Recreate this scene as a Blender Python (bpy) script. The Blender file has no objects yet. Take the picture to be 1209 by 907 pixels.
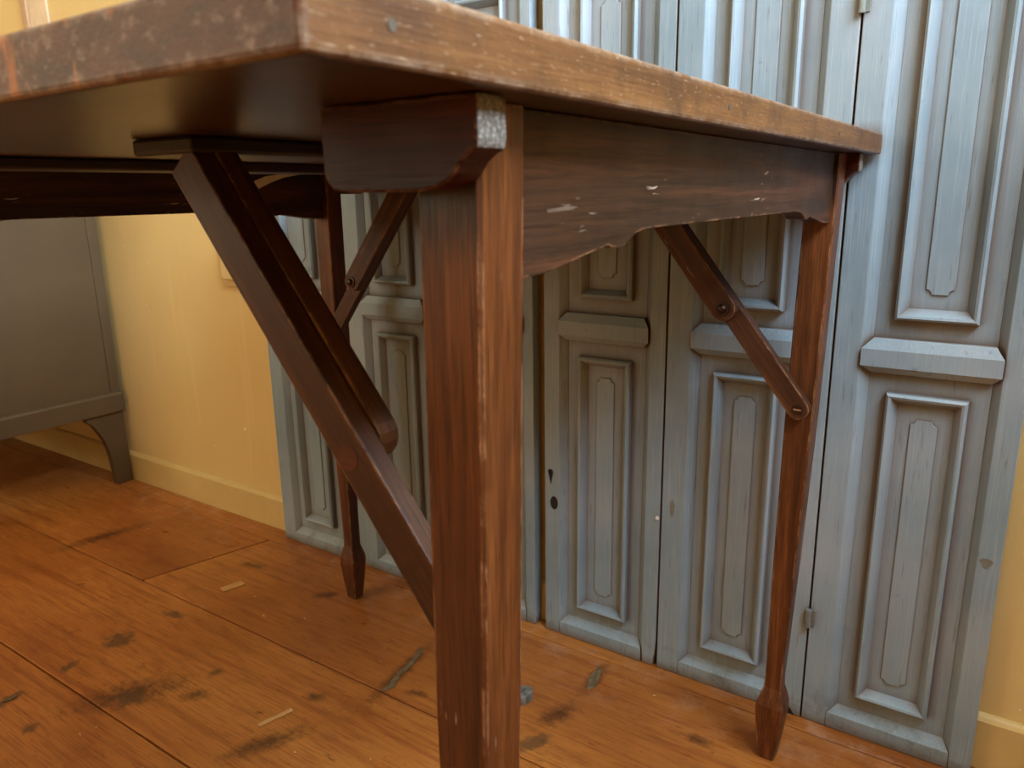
import bpy, bmesh, math, random
from mathutils import Vector, Matrix
random.seed(7)
S = 0.7                       # one modelling unit is 0.7 m
sc = bpy.context.scene
COL = sc.collection

# ------------------------------------------------------------------ camera
R = [[0.55914956, -0.21076093, 0.80183016],
     [-0.82891956, -0.1238919, 0.54547517],
     [-0.01562461, -0.9696549, -0.24397795]]
cam_d = bpy.data.cameras.new('camera'); cam = bpy.data.objects.new('camera', cam_d); COL.objects.link(cam)
m = Matrix(((R[0][0], -R[0][1], -R[0][2]), (R[1][0], -R[1][1], -R[1][2]), (R[2][0], -R[2][1], -R[2][2])))
cam.matrix_world = Matrix.Translation((0, 0, S)) @ m.to_4x4()
cam_d.sensor_width = 36; cam_d.lens = 902.31 / 1209 * 36; cam_d.clip_start = 0.02
cam_d.dof.use_dof = True; cam_d.dof.focus_distance = 0.72; cam_d.dof.aperture_fstop = 16
sc.camera = cam

# ------------------------------------------------------------------ world, daylight, exposure
w = bpy.data.worlds.new('sky'); sc.world = w; w.use_nodes = True
w.node_tree.nodes['Background'].inputs[0].default_value = (0.55, 0.72, 1, 1)
w.node_tree.nodes['Background'].inputs[1].default_value = 1.0

def area(name, loc, rot, sx, sy, power, col):
    l = bpy.data.lights.new(name, 'AREA'); l.shape = 'RECTANGLE'; l.size = sx * S; l.size_y = sy * S
    l.energy = power; l.color = col
    o = bpy.data.objects.new(name, l); COL.objects.link(o)
    o.location = Vector(loc) * S; o.rotation_euler = rot
    return o
# daylight through the window in the right wall and the one in the back wall
area('window_daylight', (0.4, -1.0, 2.5), (math.radians(90), 0, 0), 1.4, 1.6, 68, (0.69, 0.85, 1.0))
area('window_daylight', (-2.32, 3.4, 2.0), (math.radians(90), 0, math.radians(-90)), 1.6, 1.7, 17, (1.0, 0.83, 0.54))
vs = sc.view_settings
vs.view_transform = 'Standard'; vs.look = 'None'; vs.gamma = 1; vs.exposure = 0.7

# ------------------------------------------------------------------ material helpers
class NT:
    def __init__(s, name):
        s.m = bpy.data.materials.new(name); s.m.use_nodes = True; s.t = s.m.node_tree
        s.b = s.t.nodes['Principled BSDF']
    def n(s, typ, **kw):
        o = s.t.nodes.new(typ)
        for k, v in kw.items(): setattr(o, k, v)
        return o
    def l(s, a, b): s.t.links.new(a, b)
    def noise(s, vec, scale, detail=4, rough=.55, dist=0):
        o = s.n('ShaderNodeTexNoise'); o.inputs['Scale'].default_value = scale
        o.inputs['Detail'].default_value = detail; o.inputs['Roughness'].default_value = rough
        o.inputs['Distortion'].default_value = dist
        if vec: s.l(vec, o.inputs['Vector'])
        return o.outputs['Fac']
    def ramp(s, fac, stops):
        o = s.n('ShaderNodeValToRGB'); e = o.color_ramp.elements
        while len(e) < len(stops): e.new(0.5)
        for i, (p, c) in enumerate(stops):
            e[i].position = p; e[i].color = c if len(c) == 4 else (*c, 1)
        s.l(fac, o.inputs[0]); return o.outputs[0]
    def mask(s, fac, a, b):
        o = s.n('ShaderNodeMapRange'); o.clamp = True
        o.inputs['From Min'].default_value = a; o.inputs['From Max'].default_value = b
        s.l(fac, o.inputs['Value']); return o.outputs['Result']
    def mix(s, fac, a, b, mode='MIX'):
        o = s.n('ShaderNodeMix', data_type='RGBA', blend_type=mode)
        if isinstance(fac, float): o.inputs[0].default_value = fac
        else: s.l(fac, o.inputs[0])
        for i, v in ((6, a), (7, b)):
            if isinstance(v, tuple): o.inputs[i].default_value = (*v[:3], 1)
            else: s.l(v, o.inputs[i])
        return o.outputs[2]
    def math(s, op, a, b=None):
        o = s.n('ShaderNodeMath', operation=op)
        for i, v in enumerate((a, b)):
            if v is None: continue
            if isinstance(v, (int, float)): o.inputs[i].default_value = v
            else: s.l(v, o.inputs[i])
        return o.outputs[0]
    def mapping(s, scale=(1, 1, 1), loc=(0, 0, 0), src='Object'):
        if src == 'World': c = s.n('ShaderNodeNewGeometry').outputs['Position']
        else: c = s.n('ShaderNodeTexCoord').outputs[src]
        mp = s.n('ShaderNodeMapping'); mp.inputs['Scale'].default_value = scale
        mp.inputs['Location'].default_value = loc
        s.l(c, mp.inputs['Vector']); return mp.outputs[0]
    def bump(s, h, strength, dist=0.002, prev=None):
        o = s.n('ShaderNodeBump'); o.inputs['Strength'].default_value = strength
        o.inputs['Distance'].default_value = dist; s.l(h, o.inputs['Height'])
        if prev: s.l(prev, o.inputs['Normal'])
        return o.outputs[0]
    def edge(s, radius, lo=.02, hi=.25):
        bv = s.n('ShaderNodeBevel', samples=4); bv.inputs['Radius'].default_value = radius
        g = s.n('ShaderNodeNewGeometry'); d = s.n('ShaderNodeVectorMath', operation='DOT_PRODUCT')
        s.l(bv.outputs[0], d.inputs[0]); s.l(g.outputs['Normal'], d.inputs[1])
        return s.mask(s.math('SUBTRACT', 1.0, d.outputs['Value']), lo, hi)
    def rough(s, v):
        if isinstance(v, float): s.b.inputs['Roughness'].default_value = v
        else: s.l(v, s.b.inputs['Roughness'])

def lin(r, g, b):
    f = lambda c: (c / 255 / 12.92) if c / 255 <= 0.04045 else ((c / 255 + 0.055) / 1.055) ** 2.4
    return (f(r), f(g), f(b))

def stretch(axis, a, c):
    v = [a, a, a]; v['xyz'.index(axis)] = c; return tuple(v)

def wood(name, axis, dark, mid, light, rough=.38, edgecol=None, flecks=.5, seed=0, edger=.0026, spec=.4, flo=.71):
    t = NT(name)
    v = t.mapping(stretch(axis, 60, 3.2), (seed, seed * .7, seed * 1.3))
    v2 = t.mapping(stretch(axis, 620, 26), (seed, 2, 3))
    v3 = t.mapping((1, 1, 1), (seed, 5, seed))
    base = t.ramp(t.noise(v, 1.0, 5, .6, .6), [(.25, dark), (.5, mid), (.75, light)])
    fine = t.noise(v2, 1.0, 3, .6)
    c = t.mix(t.math('MULTIPLY', t.mask(fine, .45, .68), .55), base, tuple(x * .45 for x in dark))
    c = t.mix(t.math('MULTIPLY', t.mask(t.noise(v3, 9, 4, .6), .55, .75), .55), c, dark)      # worn in stain
    # small pale scratches along the grain
    fl = t.mask(t.noise(t.mapping(stretch(axis, 300, 45), (seed * 2, 1, 9)), 1.0, 2, .5), flo, flo + .05)
    fl = t.math('MULTIPLY', fl, t.mask(t.noise(v3, 14, 2, .5), .52, .62))
    c = t.mix(t.math('MULTIPLY', fl, flecks), c, lin(190, 170, 150))
    if edgecol:
        e = t.math('MULTIPLY', t.edge(edger, .012, .16), t.mask(t.noise(t.mapping(stretch(axis, 120, 45), (seed, 0, 0)), 1.0, 4, .75), .46, .6))
        c = t.mix(t.math('MULTIPLY', e, .85), c, edgecol)
    if name == 'dark_oak_z':       # black staining where leg meets block
        zz = t.n('ShaderNodeSeparateXYZ'); t.l(v3, zz.inputs[0])
        hz = t.math('ADD', zz.outputs[2], t.math('MULTIPLY', t.noise(t.mapping((60, 60, 14)), 1.0, 3, .6), .05))
        gx = t.n('ShaderNodeSeparateXYZ'); t.l(t.n('ShaderNodeTexCoord').outputs['Normal'], gx.inputs[0])
        st = t.math('MULTIPLY', t.mask(hz, seed + .698, seed + .722), t.mask(t.math('ABSOLUTE', gx.outputs[0]), .6, .9))
        c = t.mix(t.math('MULTIPLY', st, .85), c, lin(26, 18, 18))
    t.l(c, t.b.inputs['Base Color'])
    rr = t.mask(t.noise(v3, 20, 3, .6), .2, .8)
    t.rough(t.math('ADD', t.math('MULTIPLY', rr, .2), rough - .08))
    t.b.inputs['Specular IOR Level'].default_value = spec
    n1 = t.bump(fine, .25, .0008)
    t.l(t.bump(t.noise(v, 1.0, 3, .5), .25, .001, n1), t.b.inputs['Normal'])
    return t.m

DK, MD, LT = lin(48, 23, 11), lin(94, 49, 22), lin(132, 78, 38)
EDGE = lin(205, 150, 105)
M = {}
for ax in 'xyz':
    M['leg' + ax] = wood('dark_oak_' + ax, ax, DK, MD, LT, .36, EDGE, .5, {'x': 1, 'y': 2, 'z': 3}[ax])
M['brace'] = wood('brace_oak', 'z', lin(40, 19, 10), lin(76, 41, 22), lin(108, 66, 37), .45, EDGE, .4, 8)
M['apron'] = wood('apron_oak', 'x', lin(34, 24, 17), lin(66, 41, 26), lin(98, 58, 36), .45, EDGE, 1.0, 11, spec=.25, flo=.66)
M['block'] = wood('block_oak', 'y', lin(30, 9, 5), lin(60, 20, 11), lin(86, 34, 19), .42, EDGE, .6, 5, spec=.22)
M['plug'] = wood('plug_oak', 'y', lin(52, 24, 12), lin(90, 42, 20), lin(110, 56, 28), .45, None, .2, 21)
M['under'] = wood('batten_oak', 'x', lin(24, 11, 6), lin(40, 19, 10), lin(56, 28, 15), .4, None, .1, 14)

def slab_material():
    t = NT('worn_oak_table_top')
    v = t.mapping((4, 60, 110)); v3 = t.mapping()
    base = t.ramp(t.noise(v, 1.0, 6, .62, .8), [(.2, lin(60, 35, 16)), (.42, lin(96, 60, 29)), (.6, lin(116, 76, 39)), (.8, lin(132, 90, 50))])
    fine = t.noise(t.mapping((30, 500, 620)), 1.0, 3, .6)
    c = t.mix(t.mask(fine, .55, .75), base, lin(80, 46, 22))
    c = t.mix(t.math('MULTIPLY', t.mask(t.noise(v3, 26, 6, .7), .46, .66), .75), c, lin(72, 44, 25))
    # quarter-sawn flecks
    fl = t.mask(t.noise(t.mapping((150, 1100, 800), (3, 1, 0)), 1.0, 2, .6), .62, .7)
    c = t.mix(t.math('MULTIPLY', fl, .5), c, lin(178, 152, 122))
    # end grain on the two ends: reddish brown, blotchy with pale wear and orange rays
    g = t.n('ShaderNodeTexCoord'); sx = t.n('ShaderNodeSeparateXYZ'); t.l(g.outputs['Normal'], sx.inputs[0])
    end = t.mask(t.math('ABSOLUTE', sx.outputs[0]), .6, .9)
    e = t.ramp(t.noise(t.mapping((30, 26, 60)), 1.0, 5, .65), [(.3, lin(58, 31, 19)), (.5, lin(92, 52, 32)), (.72, lin(122, 84, 64))])
    rays = t.mask(t.noise(t.mapping((1, 60, 14), (0, .4, 0)), 1.0, 3, .6, .3), .57, .63)
    e = t.mix(t.math('MULTIPLY', rays, .75), e, lin(196, 118, 52))
    e = t.mix(t.math('MULTIPLY', t.mask(t.noise(t.mapping((110, 110, 150)), 1.0, 5, .7), .54, .7), .6), e, lin(176, 150, 135))
    c = t.mix(end, c, e)
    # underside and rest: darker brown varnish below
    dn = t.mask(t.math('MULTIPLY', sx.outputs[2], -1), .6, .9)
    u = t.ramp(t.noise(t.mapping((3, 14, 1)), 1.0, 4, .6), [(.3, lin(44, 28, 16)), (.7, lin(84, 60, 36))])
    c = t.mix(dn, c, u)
    ed = t.math('MULTIPLY', t.edge(.0045, .015, .12), t.mask(t.noise(t.mapping((110, 110, 110)), 1.0, 4, .75), .40, .6))
    c = t.mix(t.math('MULTIPLY', ed, t.math('SUBTRACT', .9, t.math('MULTIPLY', dn, .9))), c, lin(190, 170, 148))
    t.l(c, t.b.inputs['Base Color'])
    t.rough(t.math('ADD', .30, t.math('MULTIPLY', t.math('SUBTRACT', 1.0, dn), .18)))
    t.l(t.bump(fine, .3, .0008, t.bump(t.noise(v3, 40, 4, .6), .2, .002)), t.b.inputs['Normal'])
    return t.m
M['slab'] = slab_material()

def endgrain():
    t = NT('pale_worn_end_grain')
    c = t.ramp(t.noise(t.mapping((1, 1, 1)), 520, 4, .75), [(.3, lin(50, 42, 36)), (.52, lin(108, 102, 94)), (.72, lin(185, 182, 176))])
    t.l(c, t.b.inputs['Base Color']); t.rough(.6)
    t.l(t.bump(t.noise(t.mapping(), 300, 3), .5, .001), t.b.inputs['Normal']); return t.m
M['end'] = endgrain()

def door_material():
    t = NT('old_blue_grey_paint')
    v = t.mapping(src='World')
    c = t.ramp(t.noise(v, 3.5, 4, .55), [(.3, lin(110, 130, 140)), (.55, lin(134, 151, 161)), (.75, lin(156, 165, 172))])
    st = t.noise(t.mapping((520, 520, 12), src='World'), 1.0, 4, .6)
    c = t.mix(t.math('MULTIPLY', t.mask(st, .52, .7), .35), c, lin(176, 184, 190))
    c = t.mix(t.math('MULTIPLY', t.mask(t.noise(t.mapping((240, 240, 16), (2, 0, 1), src='World'), 1.0, 3, .6), .62, .7), .45), c, lin(92, 92, 92))
    # scuffs
    c = t.mix(t.math('MULTIPLY', t.mask(t.noise(t.mapping((26, 26, 26), (0, 3, 0), src='World'), 1.0, 5, .7), .66, .74), .5), c, lin(84, 84, 80))
    # brown tint mixed into the corners and recesses of the mouldings
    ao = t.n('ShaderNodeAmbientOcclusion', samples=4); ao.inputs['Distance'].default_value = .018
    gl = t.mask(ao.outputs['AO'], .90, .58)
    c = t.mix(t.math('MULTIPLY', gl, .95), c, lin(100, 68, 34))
    # paint rubbed pale on arrises
    e = t.math('MULTIPLY', t.edge(.0018, .03, .3), t.math('SUBTRACT', 1.0, gl))
    e = t.math('MULTIPLY', e, t.mask(t.noise(t.mapping((60, 60, 20), src='World'), 1.0, 4, .7), .35, .6))
    c = t.mix(t.math('MULTIPLY', e, .7), c, lin(205, 208, 206))
    # worn away along the foot
    z = t.n('ShaderNodeSeparateXYZ'); t.l(t.n('ShaderNodeNewGeometry').outputs['Position'], z.inputs[0])
    foot = t.math('MULTIPLY', t.mask(z.outputs[2], .06, .0), t.mask(t.noise(t.mapping((30, 30, 30), src='World'), 1.0, 5, .7), .5, .66))
    c = t.mix(t.math('MULTIPLY', foot, .7), c, lin(92, 88, 74))
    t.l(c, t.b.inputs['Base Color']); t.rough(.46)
    t.l(t.bump(st, .3, .0012, t.bump(t.noise(v, 30, 3), .15, .002)), t.b.inputs['Normal'])
    return t.m
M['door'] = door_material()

def plain(name, col, rough=.5, metal=0, var=.12, scale=20, bump=.1):
    t = NT(name)
    n = t.noise(t.mapping(), scale, 4, .6)
    c = t.ramp(n, [(.3, tuple(x * (1 - var) for x in col)), (.7, tuple(min(1, x * (1 + var)) for x in col))])
    t.l(c, t.b.inputs['Base Color']); t.rough(rough); t.b.inputs['Metallic'].default_value = metal
    t.l(t.bump(n, bump, .001), t.b.inputs['Normal'])
    return t.m

def wall_material():
    t = NT('yellow_painted_plaster')
    v = t.mapping(src='World')
    c = t.ramp(t.noise(v, 1.6, 3, .5), [(.3, lin(212, 178, 112)), (.7, lin(222, 192, 130))])
    # faint brush marks and a few chips
    c = t.mix(t.math('MULTIPLY', t.mask(t.noise(t.mapping((30, 30, 2), src='World'), 1.0, 3, .6), .6, .8), .3), c, lin(240, 214, 150))
    c = t.mix(t.mask(t.noise(v, 60, 2, .5), .775, .79), c, lin(245, 235, 205))
    t.l(c, t.b.inputs['Base Color']); t.rough(.42)
    t.l(t.bump(t.noise(v, 7, 3, .5), .35, .006, t.bump(t.noise(v, 60, 3), .15, .001)), t.b.inputs['Normal'])
    return t.m
M['wall'] = wall_material()
M['base'] = plain('yellow_baseboard_paint', lin(206, 176, 114), .4, 0, .06, 12)
M['ceil'] = plain('white_ceiling', lin(225, 220, 205), .8)
M['white'] = plain('white_window_paint', lin(225, 222, 212), .45)
M['dresser'] = plain('dark_olive_paint', lin(88, 70, 46), .5, 0, .1, 9)
M['dark'] = plain('dark_hollow', lin(20, 16, 12), .7)
M['brass'] = plain('aged_brass', lin(200, 185, 160), .3, .9, .3, 200)
M['iron'] = plain('dark_iron', lin(66, 50, 42), .35, .8, .3, 200)
M['paintmetal'] = plain('painted_hinge_steel', lin(130, 132, 126), .45, .3, .2, 150)
M['casing'] = plain('brown_casing', lin(188, 150, 112), .5)
M['casing2'] = plain('pink_beige_board', lin(222, 196, 160), .55)
M['stone'] = plain('grey_white_stone', lin(104, 96, 86), .6, 0, .7, 70, .6)
M['tape'] = plain('cream_tape', lin(196, 148, 92), .6, 0, .15, 60)
M['filler'] = plain('grey_green_filler', lin(104, 84, 56), .6, 0, .5, 90, .6)
M['peg'] = plain('grey_peg', lin(86, 76, 64), .6)
M['paper'] = plain('old_paper', lin(224, 212, 186), .7)
M['subfloor'] = plain('dark_floor_void', lin(30, 18, 10), .8)
def glass():
    t = NT('window_glass'); t.b.inputs['Transmission Weight'].default_value = 1
    t.b.inputs['Roughness'].default_value = 0.0; t.b.inputs['IOR'].default_value = 1.02
    return t.m
M['glass'] = glass()

STAINS = [(1.077,2.246,0.094,0.020,-0.20,'d'),(0.790,1.659,0.028,0.026,-0.88,'g'),(0.674,1.652,0.010,0.019,-1.00,'g'),
(0.696,1.446,0.080,0.031,-0.57,'d'),(0.688,1.433,0.023,0.018,-0.82,'g'),(0.766,1.330,0.021,0.014,-0.87,'d'),
(0.750,1.088,0.056,0.019,-0.46,'d'),(0.929,1.654,0.025,0.011,-1.32,'g'),(1.199,1.698,0.035,0.011,-1.45,'d'),
(1.197,1.404,0.024,0.013,-0.92,'d'),(1.059,1.021,0.080,0.013,0.12,'d'),(0.548,1.641,0.022,0.012,0.00,'g'),
(0.528,1.510,0.012,0.012,-1.00,'g'),(0.897,1.114,0.018,0.010,-1.47,'d'),(1.261,0.659,0.042,0.012,0.05,'d'),
(1.123,0.667,0.034,0.017,-0.31,'d'),(1.025,0.666,0.028,0.014,-0.48,'g'),(1.201,0.408,0.020,0.010,-1.44,'d'),
(1.020,0.944,0.018,0.008,-1.43,'d'),(0.839,1.357,0.012,0.010,-0.55,'d')]
def floor_material():
    t = NT('varnished_pine_boards')
    oi = t.n('ShaderNodeObjectInfo')
    pos = t.n('ShaderNodeNewGeometry').outputs['Position']
    off = t.n('ShaderNodeVectorMath', operation='MULTIPLY_ADD')
    cmb = t.n('ShaderNodeCombineXYZ'); t.l(oi.outputs['Random'], cmb.inputs[0]); t.l(oi.outputs['Random'], cmb.inputs[1])
    t.l(cmb.outputs[0], off.inputs[0]); off.inputs[1].default_value = (7, 13, 0); t.l(pos, off.inputs[2])
    def mp(sc_):
        o = t.n('ShaderNodeMapping'); o.inputs['Scale'].default_value = sc_; t.l(off.outputs[0], o.inputs[0]); return o.outputs[0]
    base = t.ramp(t.noise(mp((3.2, 1.6, 1)), 1.0, 5, .6, .4), [(.25, lin(138, 78, 30)), (.5, lin(172, 104, 44)), (.75, lin(196, 128, 60))])
    grain = t.noise(mp((75, 2.2, 1)), 1.0, 4, .6, .5)
    c = t.mix(t.math('MULTIPLY', t.mask(grain, .5, .66), .5), base, lin(128, 60, 24))
    c = t.mix(t.math('MULTIPLY', t.mask(t.noise(mp((420, 14, 1)), 1.0, 3, .6), .48, .66), .5), c, lin(112, 52, 20))
    # little dark dents and pale specks
    c = t.mix(t.math('MULTIPLY', t.mask(t.noise(mp((34, 16, 1)), 1.0, 3, .55), .70, .76), .75), c, lin(70, 40, 20))
    c = t.mix(t.math('MULTIPLY', t.mask(t.noise(mp((90, 60, 1)), 1.0, 2, .5), .745, .765), .8), c, lin(225, 190, 150))
    c = t.mix(t.math('MULTIPLY', t.mask(t.noise(mp((190, 45, 1)), 1.0, 3, .6), .62, .7), .5), c, lin(92, 48, 20))
    c = t.mix(t.math('MULTIPLY', t.mask(t.noise(mp((30, 9, 1)), 1.0, 6, .75), .52, .7), .5), c, lin(120, 62, 26))
    # whitish wear along the wall
    sp = t.n('ShaderNodeSeparateXYZ'); t.l(pos, sp.inputs[0])
    wr = t.math('MULTIPLY', t.mask(sp.outputs[0], 1.16 * S, 1.38 * S), t.mask(t.noise(mp((22, 22, 1)), 1.0, 6, .7), .5, .68))
    c = t.mix(t.math('MULTIPLY', wr, .5), c, lin(196, 150, 120))
    wob = t.noise(mp((85, 60, 1)), 1.0, 6, .78)
    hgt = None
    for (x, y, a, b, an, k) in STAINS:
        q = t.n('ShaderNodeMapping', vector_type='TEXTURE')
        q.inputs['Location'].default_value = (x * S, y * S, 0); q.inputs['Rotation'].default_value = (0, 0, an)
        q.inputs['Scale'].default_value = (a * S * 1.25, b * S * 1.25, 1000)
        t.l(pos, q.inputs[0])
        ln = t.n('ShaderNodeVectorMath', operation='LENGTH'); t.l(q.outputs[0], ln.inputs[0])
        d = t.math('ADD', ln.outputs['Value'], t.math('MULTIPLY', t.math('SUBTRACT', wob, .5), 3.2))
        if k == 'd':
            c = t.mix(t.math('MULTIPLY', t.mask(d, 1.45, .15), .82), c, lin(66, 34, 16))
        else:
            c = t.mix(t.math('MULTIPLY', t.mask(d, 1.25, .6), .8), c, lin(92, 64, 38))
    t.l(c, t.b.inputs['Base Color'])
    t.rough(t.math('ADD', .27, t.math('MULTIPLY', t.mask(t.noise(mp((9, 6, 1)), 1.0, 4, .6), .3, .7), .22)))
    t.b.inputs['Specular IOR Level'].default_value = .4
    t.l(t.bump(grain, .06, .0006, t.bump(t.noise(mp((10, 6, 1)), 1.0, 4, .6), .35, .004)), t.b.inputs['Normal'])
    return t.m
M['floor'] = floor_material()

# ------------------------------------------------------------------ mesh helpers (units u, scaled by S when built)
class MB:
    def __init__(s): s.v = []; s.f = []; s.mi = []
    def add(s, vs_, fs, mi=0):
        o = len(s.v); s.v += [tuple(p) for p in vs_]
        for f in fs: s.f.append(tuple(o + i for i in f)); s.mi.append(mi)
    def box(s, x0, x1, y0, y1, z0, z1, mi=0):
        s.add([(x0,y0,z0),(x1,y0,z0),(x1,y1,z0),(x0,y1,z0),(x0,y0,z1),(x1,y0,z1),(x1,y1,z1),(x0,y1,z1)],
              [(0,3,2,1),(4,5,6,7),(0,1,5,4),(1,2,6,5),(2,3,7,6),(3,0,4,7)], mi)
    def prism(s, pts, axis, a, b, mi=0, caps=True):
        """pts: 2D outline in the two other axes, extruded from a to b along axis"""
        n = len(pts)
        def P(p, d):
            return {'x': (d, p[0], p[1]), 'y': (p[0], d, p[1]), 'z': (p[0], p[1], d)}[axis]
        vs_ = [P(p, a) for p in pts] + [P(p, b) for p in pts]
        fs = [(i, (i + 1) % n, n + (i + 1) % n, n + i) for i in range(n)]
        if caps: fs += [tuple(range(n))[::-1], tuple(range(n, 2 * n))]
        s.add(vs_, fs, mi)
    def loft(s, rings, mi=0, cap=True):
        n = len(rings[0]); vs_ = [p for r in rings for p in r]; fs = []
        for k in range(len(rings) - 1):
            for i in range(n):
                j = (i + 1) % n; fs.append((k*n+i, k*n+j, (k+1)*n+j, (k+1)*n+i))
        if cap: fs += [tuple(range(n))[::-1], tuple(range((len(rings)-1)*n, len(rings)*n))]
        s.add(vs_, fs, mi)
    def cyl(s, c, axis, r, h, n=20, mi=0, r2=None):
        """from c along +axis by h"""
        r2 = r if r2 is None else r2
        def P(a, rr, d):
            u, v = rr * math.cos(a), rr * math.sin(a)
            return {'x': (c[0]+d, c[1]+u, c[2]+v), 'y': (c[0]+u, c[1]+d, c[2]+v), 'z': (c[0]+u, c[1]+v, c[2]+d)}[axis]
        s.loft([[P(2*math.pi*i/n, r, 0) for i in range(n)], [P(2*math.pi*i/n, r2, h) for i in range(n)]], mi)

def build(name, mb, mats, parent=None, origin=None, rot=None, bevel=0, seg=2, smooth=False):
    """verts in world units (or, when rot is given, in a local frame about origin)"""
    if origin is None:
        xs = list(zip(*mb.v)); origin = [(min(a) + max(a)) / 2 for a in xs]; origin[2] = min(xs[2])
    og = Vector(origin)
    me = bpy.data.meshes.new(name)
    vs_ = [Vector(p) * S for p in mb.v] if rot is not None else [(Vector(p) - og) * S for p in mb.v]
    me.from_pydata(vs_, [], mb.f)
    for mm in (mats if isinstance(mats, (list, tuple)) else [mats]): me.materials.append(mm)
    for p, i in zip(me.polygons, mb.mi): p.material_index = i
    bm = bmesh.new(); bm.from_mesh(me); bmesh.ops.recalc_face_normals(bm, faces=bm.faces); bm.to_mesh(me); bm.free()
    o = bpy.data.objects.new(name, me); COL.objects.link(o)
    off = Vector((0, 0, 0))
    if parent is not None:
        o.parent = parent; q = parent
        while q is not None: off += q.location; q = q.parent
    o.location = og * S - off
    if rot is not None: o.rotation_euler = rot
    if bevel:
        b = o.modifiers.new('bevel', 'BEVEL'); b.width = bevel * S; b.segments = seg; b.limit_method = 'ANGLE'; b.angle_limit = math.radians(35)
    if smooth:
        for p in me.polygons: p.use_smooth = True
    return o

def empty(name, loc, label, cat, group=None):
    o = bpy.data.objects.new(name, None); COL.objects.link(o); o.location = Vector(loc) * S
    o.empty_display_size = .1
    return tag(o, label, cat, group)
def tag(o, label, cat, group=None):
    o['label'] = label; o['category'] = cat
    if group: o['group'] = group
    return o
def struct(o): o['kind'] = 'structure'; return o

# ------------------------------------------------------------------ the room
WX = 1.411
XB, Y0, Y1, ZC = -2.2, -.7, 5.0, 3.5
def bx(name, mat, *a, parent=None, bevel=0):
    b = MB(); b.box(*a); return build(name, b, mat, parent, bevel=bevel)
floor = struct(bx('floor', M['subfloor'], XB - .15, WX + .15, Y0 - .15, Y1 + .15, -.12, -.035))
struct(bx('ceiling', M['ceil'], XB - .15, WX + .15, Y0 - .15, Y1 + .15, ZC, ZC + .1))
struct(bx('wall_front', M['wall'], WX, WX + .15, Y0 - .15, Y1 + .15, -.035, ZC))
struct(bx('wall_left', M['wall'], XB, WX, Y1, Y1 + .15, -.035, ZC))
def wall_with_hole(name, axis, a0, a1, c0, c1, h0, h1, z0, z1):
    b = MB()
    def q(p0, p1, za, zb):
        if axis == 'x': b.box(p0, p1, c0, c1, za, zb)
        else: b.box(c0, c1, p0, p1, za, zb)
    q(a0, h0, -.035, ZC); q(h1, a1, -.035, ZC); q(h0, h1, -.035, z0); q(h0, h1, z1, ZC)
    return struct(build(name, b, M['wall']))
wall_with_hole('wall_right', 'x', XB, WX, Y0 - .25, Y0, -.35, 1.1, 1.7, 3.35)
wall_with_hole('wall_back', 'y', Y0, Y1, XB - .12, XB, 2.55, 4.25, 1.1, 2.9)
def window(n, axis, a0, a1, z0, z1, c):
    """casement frame and two panes standing in the opening"""
    e = bpy.data.objects.new('window_%d' % n, None); COL.objects.link(e); struct(e)
    t = .03
    def bxs(nm, mat, p0, p1, za, zb, th, par):
        b = MB()
        if axis == 'x': b.box(p0, p1, c - th, c + th, za, zb)
        else: b.box(c - th, c + th, p0, p1, za, zb)
        return build(nm, b, mat, par, bevel=.002)
    mid = (a0 + a1) / 2
    e.location = (Vector((mid, c, z0)) if axis == 'x' else Vector((c, mid, z0))) * S
    for p in ((a0, a0 + .05, z0, z1), (a1 - .05, a1, z0, z1), (a0 + .05, a1 - .05, z0, z0 + .05), (a0 + .05, a1 - .05, z1 - .05, z1), (mid - .025, mid + .025, z0 + .05, z1 - .05)):
        bxs('window_frame', M['white'], *p, .025, e)
window(1, 'x', -.35, 1.1, 1.7, 3.35, Y0 - .2)
window(2, 'y', 2.55, 4.25, 1.1, 2.9, XB - .06)

# floor boards, running along the wall
k = -9; xs = []
x = .6365 - .348 * 9
while x < WX:
    xs.append(x); x += .348
cuts = {}
for i, x0 in enumerate(xs):
    x1 = min(x0 + .348, WX + .02)
    if x1 - x0 < .02: continue
    cut = [Y0]
    if abs(x0 - .9845) < .01: cut += [1.84]
    else: cut += [random.uniform(2.2, 4.4)] if x0 > .2 else [random.uniform(-1, 1), random.uniform(2, 4)]
    cut.append(Y1)
    for j in range(len(cut) - 1):
        a, b_ = cut[j], cut[j + 1]; sk = .045 if len(cut) == 3 and abs(x0 - .9845) < .01 else 0
        g = .0016
        ya0, ya1 = (a + sk + g, a - sk + g) if j else (a, a)
        yb0, yb1 = (b_ + sk - g, b_ - sk - g) if j < len(cut) - 2 else (b_, b_)
        dz = random.uniform(-.0012, 0)
        mb = MB(); mb.prism([(x0 + g, ya0), (x1 - g, ya1), (x1 - g, yb1), (x0 + g, yb0)], 'z', -.035, dz)
        build('floor_board', mb, M['floor'], floor, bevel=.0025)

# baseboards
def baseboard(name, prof_axis, a, b, flip=1):
    mb = MB()
    pr = [(0, 0), (-.013, 0), (-.013, .094), (-.009, .1), (-.005, .104), (0, .105)]
    if prof_axis == 'front': mb.prism([(WX + p, z) for p, z in pr], 'y', a, b)
    return struct(build(name, mb, M['base'], bevel=0))
baseboard('baseboard_front', 'front', Y0, Y1)
mb = MB(); mb.box(XB, WX - .014, Y1 - .013, Y1, 0, .105); struct(build('baseboard_left', mb, M['base']))
mb = MB(); mb.box(XB + .013, WX - .014, Y0, Y0 + .013, 0, .105); struct(build('baseboard_right', mb, M['base']))
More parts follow.
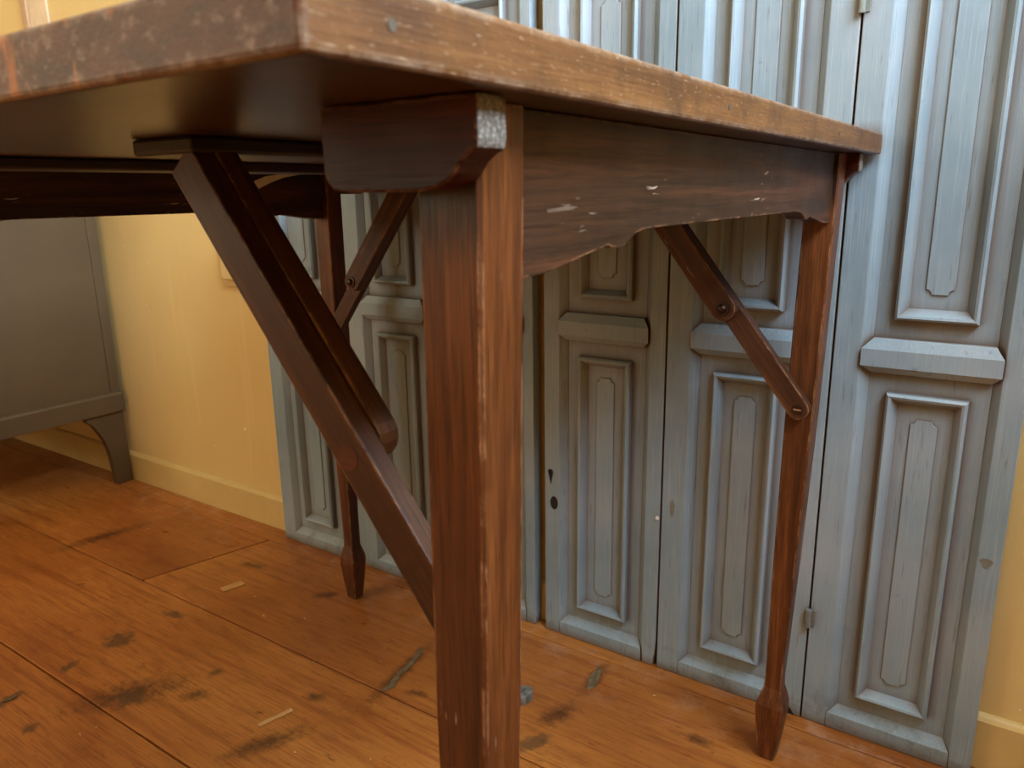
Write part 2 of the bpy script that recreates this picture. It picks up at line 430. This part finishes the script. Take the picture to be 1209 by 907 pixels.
# casing on the wall above the dresser
mb = MB(); mb.box(WX - .018, WX, 2.875, 2.912, 1.27, 2.9); struct(build('trim_1', mb, M['casing'], bevel=.003))
mb = MB(); mb.box(WX - .008, WX, 2.762, 2.875, 1.27, 2.9); struct(build('trim_2', mb, M['casing2'], bevel=.002))

# ------------------------------------------------------------------ panelled shutters leaning flat on the wall
FX = 1.369; TH = .027; TOP = 2.12
PAN = [(.079, .665), (.787, 1.385), (1.505, 2.05)]
def ring(mb, c, z0, z1, prof, hw):
    """mitred moulding: prof = list of (inset, x) from a rectangle of half width hw"""
    rings = []
    for ins, xx in prof:
        rings.append([(xx, c + hw - ins, z0 + ins), (xx, c - hw + ins, z0 + ins), (xx, c - hw + ins, z1 - ins), (xx, c + hw - ins, z1 - ins)])
    mb.loft(rings, cap=False)
def order(c, z0, z1, hw, nt=.0085):
    P = []
    def arc(cy, cz, a0, a1):
        for k in range(5):
            a = math.radians(a0 + (a1 - a0) * k / 4); P.append((cy + nt * math.cos(a), cz + nt * math.sin(a)))
    arc(c - hw, z0, 90, 0); arc(c + hw, z0, 180, 90); arc(c + hw, z1, 270, 180); arc(c - hw, z1, 360, 270)
    # straight little shoulders at each notch come from the arc ends
    return P
def shutter(yl, yr, c, label, chip=False):
    """yl > yr; c is the centre of the panel mouldings"""
    e = empty('panelled_shutter', (FX + TH / 2, (yl + yr) / 2, 0), label, 'shutter', 'panelled shutters leaning along the wall')
    bl = min(c + .105, yl - .012); br = c - .101        # where the stile chamfers begin
    gl = bl - .017; gr = br + .013                       # where they reach the panel ground
    G = FX + .0135
    # stiles with chamfered inner arris
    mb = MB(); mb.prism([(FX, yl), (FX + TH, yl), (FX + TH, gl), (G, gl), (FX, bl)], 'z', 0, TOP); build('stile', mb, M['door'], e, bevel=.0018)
    if chip:
        mb = MB(); zs = [(0, .030), (.018, .026), (.032, .012), (.05, .004), (.07, 0)]
        rr = []
        for z, d in zs + [(TOP, 0)]:
            rr.append([(FX, yr + d * .2, z), (FX, max(br - .001 - d * .1, yr + .004), z), (G, gr, z), (FX + TH, gr, z), (FX + TH, yr, z)])
        mb.loft(rr); build('stile', mb, M['door'], e, bevel=.0015)
    else:
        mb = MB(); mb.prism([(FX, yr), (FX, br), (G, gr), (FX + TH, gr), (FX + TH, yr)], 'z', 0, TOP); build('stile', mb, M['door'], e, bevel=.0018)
    # back board / panel ground
    mb = MB(); mb.box(G, FX + TH - .001, gr, gl, .0, TOP); build('back_panel', mb, M['door'], e)
    # bottom rail with a sloping top
    mb = MB()
    rr = [[(G + .001, y, 0), (FX - .001, y, 0), (FX - .001, y, .031), (G + .001, y2, .049)] for y, y2 in ((bl - .001, gl), (br + .001, gr))]
    mb.loft(rr); build('bottom_rail', mb, M['door'], e, bevel=.0012)
    # middle rails: mitred proud blocks, long slope above, short slope below
    for z in (.7085, 1.425):
        mb = MB(); X = FX - .006
        a, b = bl - .0005, br + .0005
        face = [(X, a, z), (X, b, z), (X, b, z + .029), (X, a, z + .029)]
        mid = [(FX + .002, gl, z - .0115), (FX + .002, gr, z - .0115), (FX + .002, gr, z + .047), (FX + .002, gl, z + .047)]
        back = [(G + .001, q[1], q[2]) for q in mid]
        mb.loft([face, mid, back]); build('middle_rail', mb, M['door'], e, bevel=.0012)
    mb = MB(); mb.box(FX, G + .001, gr, gl, TOP - .05, TOP); build('top_rail', mb, M['door'], e, bevel=.0015)
    # raised panels
    for z0, z1 in PAN:
        mb = MB()
        X = G
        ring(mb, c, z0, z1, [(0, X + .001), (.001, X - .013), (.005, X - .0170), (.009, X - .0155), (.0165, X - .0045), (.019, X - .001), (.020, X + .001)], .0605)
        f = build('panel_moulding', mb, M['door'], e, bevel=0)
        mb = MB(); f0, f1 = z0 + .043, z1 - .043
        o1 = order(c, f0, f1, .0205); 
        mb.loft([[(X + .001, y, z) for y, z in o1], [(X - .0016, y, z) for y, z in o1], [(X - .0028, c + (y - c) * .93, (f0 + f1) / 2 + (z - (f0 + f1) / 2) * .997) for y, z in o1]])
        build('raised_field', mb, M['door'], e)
    return e
sh = []
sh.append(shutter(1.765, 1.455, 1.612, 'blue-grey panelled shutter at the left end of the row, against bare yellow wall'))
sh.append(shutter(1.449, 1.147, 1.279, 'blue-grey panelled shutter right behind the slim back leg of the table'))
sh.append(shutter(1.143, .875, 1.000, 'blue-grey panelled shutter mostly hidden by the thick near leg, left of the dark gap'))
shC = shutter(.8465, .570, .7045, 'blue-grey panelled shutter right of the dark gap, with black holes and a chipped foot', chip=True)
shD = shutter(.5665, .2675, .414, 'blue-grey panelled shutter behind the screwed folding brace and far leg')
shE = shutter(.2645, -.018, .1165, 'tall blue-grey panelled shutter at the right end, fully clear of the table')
# holes in the stile of the fourth shutter
mb = MB()
mb.cyl((FX - .0006, .8315, .395), 'x', .0065, .002, 14); mb.prism([(.837, .392), (.8255, .392), (.828, .378), (.830, .366), (.834, .380)], 'x', FX - .0006, FX + .001)
build('key_hole', mb, M['dark'], shC)
mb = MB(); mb.prism([(.8225 + .0095 * math.cos(a), .323 + .0155 * math.sin(a)) for a in [2 * math.pi * i / 16 for i in range(16)]], 'x', FX - .0006, FX + .001)
build('key_hole', mb, M['dark'], shC)
mb = MB(); mb.cyl((FX - .003, .5755, .3442), 'x', .0035, .004, 10, r2=.005); build('screw', mb, M['white'], shC)
mb = MB(); mb.prism([(.549, .385), (.5435, .392), (.539, .380), (.541, .362), (.545, .352), (.5485, .366)], 'x', FX - .0004, FX + .001); build('dent', mb, M['paintmetal'], shD)
mb = MB(); mb.prism([(.335, .0), (.278, .0), (.290, .018), (.305, .028), (.318, .03), (.320, .05), (.334, .052)], 'x', FX - .0004, FX + .001)
build('rotten_corner', mb, M['dark'], shD)
# hinges joining the last two shutters
for z0 in (.2, 1.258):
    mb = MB(); mb.cyl((FX - .0058, .266, z0), 'z', .0055, .036, 12)
    mb.box(FX - .0015, FX + .0005, .255, .2640, z0 + .002, z0 + .034)
    build('hinge', mb, M['paintmetal'], shE, bevel=.0005)
mb = MB(); mb.prism([(.0025 + .008 * math.cos(a) * (1 + .4 * math.sin(3 * a)), .40 + .009 * math.sin(a)) for a in [2 * math.pi * i / 14 for i in range(14)]], 'x', FX - .0003, FX + .001)
build('dent', mb, M['paintmetal'], shE)

# ------------------------------------------------------------------ painted socket plate on the wall
so = empty('wall_socket', (WX, 1.92, .74), 'yellow-painted wall plate half hidden by the near diagonal brace', 'wall plate')
def rrect(y0, y1, z0, z1, r, n=5):
    P = []
    for cy, cz, a in ((y1 - r, z1 - r, 0), (y0 + r, z1 - r, 90), (y0 + r, z0 + r, 180), (y1 - r, z0 + r, 270)):
        for k in range(n + 1):
            q = math.radians(a + 90 * k / n); P.append((cy + r * math.cos(q), cz + r * math.sin(q)))
    return P
mb = MB(); mb.prism(rrect(1.865, 1.992, .742, .865, .02), 'x', WX - .012, WX); build('plate', mb, M['base'], so, bevel=.003)
mb = MB(); mb.prism(rrect(1.885, 1.972, .762, .845, .018), 'x', WX - .024, WX - .012); build('cover', mb, M['base'], so, bevel=.005, seg=3)

# ------------------------------------------------------------------ dresser
DY = 2.63; DX0, DX1 = .72, 1.394
dr = empty('dresser', ((DX0 + DX1) / 2, DY + .7, 0), 'dark olive painted cabinet on bracket feet at the left, standing against the yellow wall', 'cabinet')
mb = MB(); mb.box(DX0, DX1, DY + .02, DY + 1.5, .27, 1.2); build('body', mb, M['dresser'], dr, bevel=.004)
mb = MB(); mb.box(DX0, 1.3585, DY, DY + .02, .335, 1.2); build('side_board', mb, M['dresser'], dr, bevel=.002)
mb = MB(); mb.box(1.3595, DX1, DY, DY + .02, .335, 1.2); build('side_board', mb, M['dresser'], dr, bevel=.002)
mb = MB(); mb.prism([(DY + .02, .268), (DY - .014, .268), (DY - .014, .33), (DY - .008, .336), (DY, .338), (DY + .02, .338)], 'x', DX0 - .01, DX1 + .002); build('plinth_band', mb, M['dresser'], dr, bevel=.002)
mb = MB(); mb.box(DX0 - .03, DX1 + .003, DY - .03, DY + 1.53, 1.2, 1.235); build('top', mb, M['dresser'], dr, bevel=.006)
for i in range(3):
    z0 = .36 + i * .275
    mb = MB(); mb.box(DX0 - .014, DX0, DY + .06, DY + 1.44, z0, z0 + .255); d = build('drawer', mb, M['dresser'], dr, bevel=.004)
    for yy in (.4, 1.1):
        mb = MB(); mb.cyl((DX0 - .014, DY + yy, z0 + .127), 'x', .01, -.02, 14); mb.cyl((DX0 - .034, DY + yy, z0 + .127), 'x', .02, -.014, 14, r2=.016)
        build('knob', mb, M['dresser'], d, smooth=False, bevel=.002)
foot = [(0, .27), (0, 0), (-.055, 0), (-.0585, .03), (-.064, .10), (-.070, .134), (-.08, .17), (-.094, .2), (-.112, .232), (-.132, .25), (-.134, .27)]
for fy, sy in ((DY, 1), (DY + 1.5, -1)):
    for fx, sx in ((DX1, 1), (DX0, -1)):
        mb = MB(); mb.prism([(fx + sx * p, z) for p, z in foot], 'y', fy, fy + sy * .03)
        if sx < 0: mb.prism([(fy - sy * p, z) for p, z in foot], 'x', fx, fx + .03)
        build('bracket_foot', mb, M['dresser'], dr, bevel=.0025)

# ------------------------------------------------------------------ the folding table
SX0, SX1, SY0, SY1, SZ0, SZ1 = .196, 1.361, .2185, 1.4055, 1.048, 1.0792
CY = (SY0 + SY1) / 2
tb = empty('folding_table', ((SX0 + SX1) / 2, CY, 0), 'dark oak folding table with shaped end apron, tapered legs and screwed diagonal braces', 'table')
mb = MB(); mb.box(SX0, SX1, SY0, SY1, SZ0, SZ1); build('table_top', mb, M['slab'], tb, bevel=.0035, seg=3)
for px in (.242, .64, 1.05):
    mb = MB(); mb.cyl((px, SY0 - .0004, 1.0637), 'y', .0026, .003, 12); build('peg', mb, M['peg'], tb)
def mir(y, s): return y if s > 0 else 2 * CY - y

LEGP = [(1.047, .0225, .0225), (.90, .0222, .0222), (.65, .0215, .0215), (.40, .0185, .0185), (.24, .0155, .0155), (.165, .0138, .0138), (.145, .0145, .0145),
        (.128, .0195, .0195), (.112, .0235, .0235), (.098, .0238, .0238), (.05, .0195, .0195), (.004, .0145, .0145), (0, .0125, .0125)]
NXC, FXC = .364, 1.2505         # centre lines of near-side and wall-side legs
BS = (('near', 1), ('wall', 1), ('near', -1), ('wall', -1))
for side, s in BS:
    cx = NXC if side == 'near' else FXC
    lean = 0 if side == 'near' else -.018
    rings = []
    ztop = 1.047
    for z, hx, hy in LEGP:
        q = (ztop - z) / ztop
        c_x = cx + lean * q; c_y = mir(.273 + .017 * q, s)
        kk = 1.0
        ch = min(hx, hy) * .1
        rings.append([(c_x - hx, c_y - hy + ch, z), (c_x - hx + ch, c_y - hy, z), (c_x + hx - ch, c_y - hy, z), (c_x + hx, c_y - hy + ch, z),
                      (c_x + hx, c_y + hy - ch, z), (c_x + hx - ch, c_y + hy, z), (c_x - hx + ch, c_y + hy, z), (c_x - hx, c_y + hy - ch, z)])
    mb = MB(); mb.loft(rings); build('leg', mb, M['legz'], tb, origin=(cx, mir(.28, s), 0))
    # pivot block on the outer face of the leg
    x0, x1 = (.316, .3412) if side == 'near' else (1.2735, 1.299)
    pr = [(.233, 1.0475), (.2325, 1.026), (.2335, 1.0215), (.2385, 1.019), (.2435, 1.0155), (.2475, 1.010), (.2525, 1.006), (.261, 1.0025), (.272, 1.0008), (.327, 1.0008), (.336, 1.0022), (.3405, 1.006), (.343, 1.012), (.3435, 1.0475)]
    mb = MB(); mb.prism([(mir(y, s), z) for y, z in pr], 'x', x0, x1); mb.mi[0] = 1; mb.mi[1] = 1
    build('pivot_block', mb, [M['block'], M['end']], tb, bevel=.0015)

# end aprons with an ogee lower edge (outline in x, z)
half = [(0, .9475), (.03, .9485), (.055, .951), (.075, .954), (.095, .957), (.115, .9595), (.122, .9605), (.128, .9585), (.142, .9578), (.150, .9590), (.158, .963), (.170, .9672), (.185, .9692), (.205, .9697)]
A0, A1 = NXC + .022, FXC - .0235
def apron_outline():
    mid_ = (A0 + A1) / 2
    lo = [(A0 + d, z) for d, z in half] + [(A1 - d, z) for d, z in half[::-1]]
    return lo + [(A1, 1.0476), (A0, 1.0476)]
for s in (1, -1):
    ya, yb = mir(.2585, s), mir(.2835, s)
    mb = MB(); mb.prism(apron_outline(), 'y', ya, yb); build('apron', mb, M['apron'], tb, bevel=.0012)
# battens under the top that the braces hinge on
for s in (1, -1):
    mb = MB(); y0, y1 = sorted((mir(.565, s), mir(.65, s))); mb.box(NXC + .02, FXC - .02, y0, y1, 1.034, 1.0478); build('batten', mb, M['under'], tb, bevel=.003)

# folding braces: lower arm screwed to the leg's inner face, upper arm half-lapped at the pivot
def brace(side, s):
    cx, d = (NXC + .0222, 1) if side == 'near' else (FXC - .0255, -1)
    sh_ = .02 if side == 'near' else 0
    P0 = (.2785 + sh_, .6606); P1 = (.3995 + sh_, .8150); P2 = (.567 + sh_, 1.030)
    def seg(name, a, b, w0, w1, xa, xb, round0, round1, sq=0):
        """bar from a to b in the y-z plane, thickness between offsets xa and xb from the leg face"""
        dy, dz = b[0] - a[0], b[1] - a[1]; L = math.hypot(dy, dz)
        pts = []
        if round0: pts += [(w0 * math.cos(t), w0 * math.sin(t)) for t in [math.radians(180 + 180 * i / 8) for i in range(9)]]
        else: pts += [(-w0, -sq), (w0, -sq)]
        if round1: pts += [(w1 * math.cos(t), L + w1 * math.sin(t)) for t in [math.radians(180 * i / 8) for i in range(9)]]
        else: pts += [(w1, L), (-w1, L)]
        mb = MB(); mb.prism(pts, 'x', xa, xb)          # local frame: y across, z along the bar
        ang = math.atan2(-(s * dy), dz)
        o = build(name, mb, M['brace'], tb, origin=(cx, mir(a[0], s), a[1]), rot=(ang, 0, 0), bevel=.0016)
        return o
    lo = seg('brace_arm', P0, P2, .0172, .0176, 0 if d > 0 else -.019, .019 if d > 0 else 0, True, False)
    # upper arm: a full-thickness body above the pivot and a lap alongside the lower arm
    dy, dz = P2[0] - P1[0], P2[1] - P1[1]; L = math.hypot(dy, dz); w = .0205; wo = .0176
    mb = MB()
    out = [(-wo, 0.0003), (wo, 0.0003), (wo, L), (-wo, L)]
    lap = [(w * math.cos(t), w * math.sin(t)) for t in [math.radians(180 + 180 * i / 8) for i in range(9)]] + [(w, L), (-w, L)]
    a, b_ = (.0005, .0195); c2 = .041
    mb.prism(lap, 'x', *((b_, c2) if d > 0 else (-c2, -b_)))
    ang = math.atan2(-(s * dy), dz)
    up = build('brace_arm', mb, M['brace'], tb, origin=(cx, mir(P1[0], s), P1[1]), rot=(ang, 0, 0), bevel=.0016)
    # hardware: visible screw in the lower end, rivet at the pivot (on both faces)
    def head(p, x, dx, r, nm, mat, parent, slot):
        mb = MB(); mb.cyl((x, mir(p[0], s), p[1]), 'x', r, dx * .0035, 20, r2=r * .62)
        o = build(nm, mb, mat, parent, origin=(x, mir(p[0], s), p[1]), bevel=.0004)
        return o
    x_in = cx + d * .019
    mb = MB(); yy = mir(P0[0], s)
    mb.cyl((x_in, yy, P0[1]), 'x', .0085, d * .0012, 20)
    wsh = build('screw', mb, M['iron'], tb)
    mb = MB(); mb.box(*sorted((x_in + d * .0011, x_in + d * .0022)), yy - .0058, yy + .0058, P0[1] - .0012, P0[1] + .0012)
    build('screw_slot', mb, M['brass'], tb)
    mb = MB(); xo = cx + d * c2; yy = mir(P1[0], s); ri = []
    for rr, dx in ((.0125, 0), (.0118, .0022), (.0078, .0026), (.0068, .005), (.0042, .0078), (.0012, .0086)):
        ri.append([(xo + d * dx, yy + rr * math.cos(2 * math.pi * i / 20), P1[1] + rr * math.sin(2 * math.pi * i / 20)) for i in range(20)])
    mb.loft(ri); build('rivet', mb, M['iron'], tb)
    if side == 'near':     # faint round plug seen on the leg side of the near brace
        mb = MB(); mb.cyl((cx - .0004, mir(P1[0] - .004, s), P1[1] - .010), 'x', .0105, .0007, 18); build('plug', mb, M['plug'], tb)
for side, s in BS: brace(side, s)

# paper label stuck to the inside of the rear apron
ya = mir(.2835, -1) 
mb = MB(); n = 10
q = [(1.040, 1.0278, 1.0505), (1.20, 1.0535, 1.0530)]
bot = [(1.0503, 1.0126), (1.085, 1.026), (1.12, 1.0365), (1.16, 1.0425), (1.20, 1.0438)]
topl = [(1.0396, 1.0278), (1.075, 1.039), (1.11, 1.0432), (1.15, 1.0440), (1.20, 1.0442)]
rings = [[(a[0], ya - .0012, a[1]), (b[0], ya - .0012, b[1])] for a, b in zip(bot, topl)]
vs_ = [p for r in rings for p in r]; back = [(p[0], ya - .0002, p[2]) for p in vs_]
mb.add(vs_, [(2 * i, 2 * i + 2, 2 * i + 3, 2 * i + 1) for i in range(4)])
mb.add(back, [(2 * i, 2 * i + 1, 2 * i + 3, 2 * i + 2) for i in range(4)])
lab = build('paper_label', mb, M['paper'], None)
tag(lab, 'small curved paper label stuck inside the rear apron, under the table top', 'label')

# ------------------------------------------------------------------ small things on the floor
def strip(p0, p1, w, label, name='tape_strip'):
    d = Vector((p1[0] - p0[0], p1[1] - p0[1])); n_ = Vector((-d.y, d.x)).normalized() * w
    mb = MB(); P = []
    for k in range(7):
        q = k / 6; j = random.uniform(.8, 1.15); P.append((p0[0] + d.x * q + n_.x * j, p0[1] + d.y * q + n_.y * j))
    for k in range(6, -1, -1):
        q = k / 6; j = random.uniform(.8, 1.15); P.append((p0[0] + d.x * q - n_.x * j, p0[1] + d.y * q - n_.y * j))
    mb.prism(P, 'z', .0, .0009); return tag(build(name, mb, M['tape']), label, 'tape')
strip((.7763, 1.138), (.8445, 1.1201), .0055, 'short cream tape strip on the boards left of the near leg')
strip((1.066, 1.6543), (1.122, 1.6411), .013, 'broader faded tape patch on the boards left of the back leg')
def lump(name, c, pts, h, mat, label, cat):
    mb = MB(); r1 = [(c[0] + x, c[1] + y, 0) for x, y in pts]
    r2 = [(c[0] + x * .92 + random.uniform(-.002, .002), c[1] + y * .92, h * random.uniform(.6, .8)) for x, y in pts]
    r3 = [(c[0] + x * .5, c[1] + y * .5, h) for x, y in pts]
    mb.loft([r1, r2, r3]); return tag(build(name, mb, mat), label, cat)
lump('stone_chip', (1.122, .752), [(.03, -.008), (.024, .012), (.004, .026), (-.02, .022), (-.026, -.002), (-.012, -.018), (.012, -.02)], .022, M['stone'], 'small grey and white stone chip on the floor peeping out behind the near leg', 'stone')
def filler(pts, w, label):
    mb = MB(); L_, R_ = [], []
    for i, (x, y) in enumerate(pts):
        a = pts[max(0, i - 1)]; b = pts[min(len(pts) - 1, i + 1)]
        d = Vector((b[0] - a[0], b[1] - a[1])).normalized(); n_ = Vector((-d.y, d.x)) * w * (0.35 if i in (0, len(pts) - 1) else random.uniform(.75, 1.2))
        L_.append((x + n_.x, y + n_.y)); R_.append((x - n_.x, y - n_.y))
    mb.prism(L_ + R_[::-1], 'z', -.001, .0011); o = build('crack_filler', mb, M['filler'], floor); return o
filler([(.985, 1.01), (1.01, 1.004), (1.045, 1.018), (1.09, 1.022), (1.13, 1.033), (1.15, 1.042)], .0065, '')
filler([(1.222, .652), (1.24, .654), (1.262, .66), (1.285, .664), (1.302, .668)], .0085, '')
filler([(.535, 1.644), (.548, 1.641), (.56, 1.64)], .008, '')
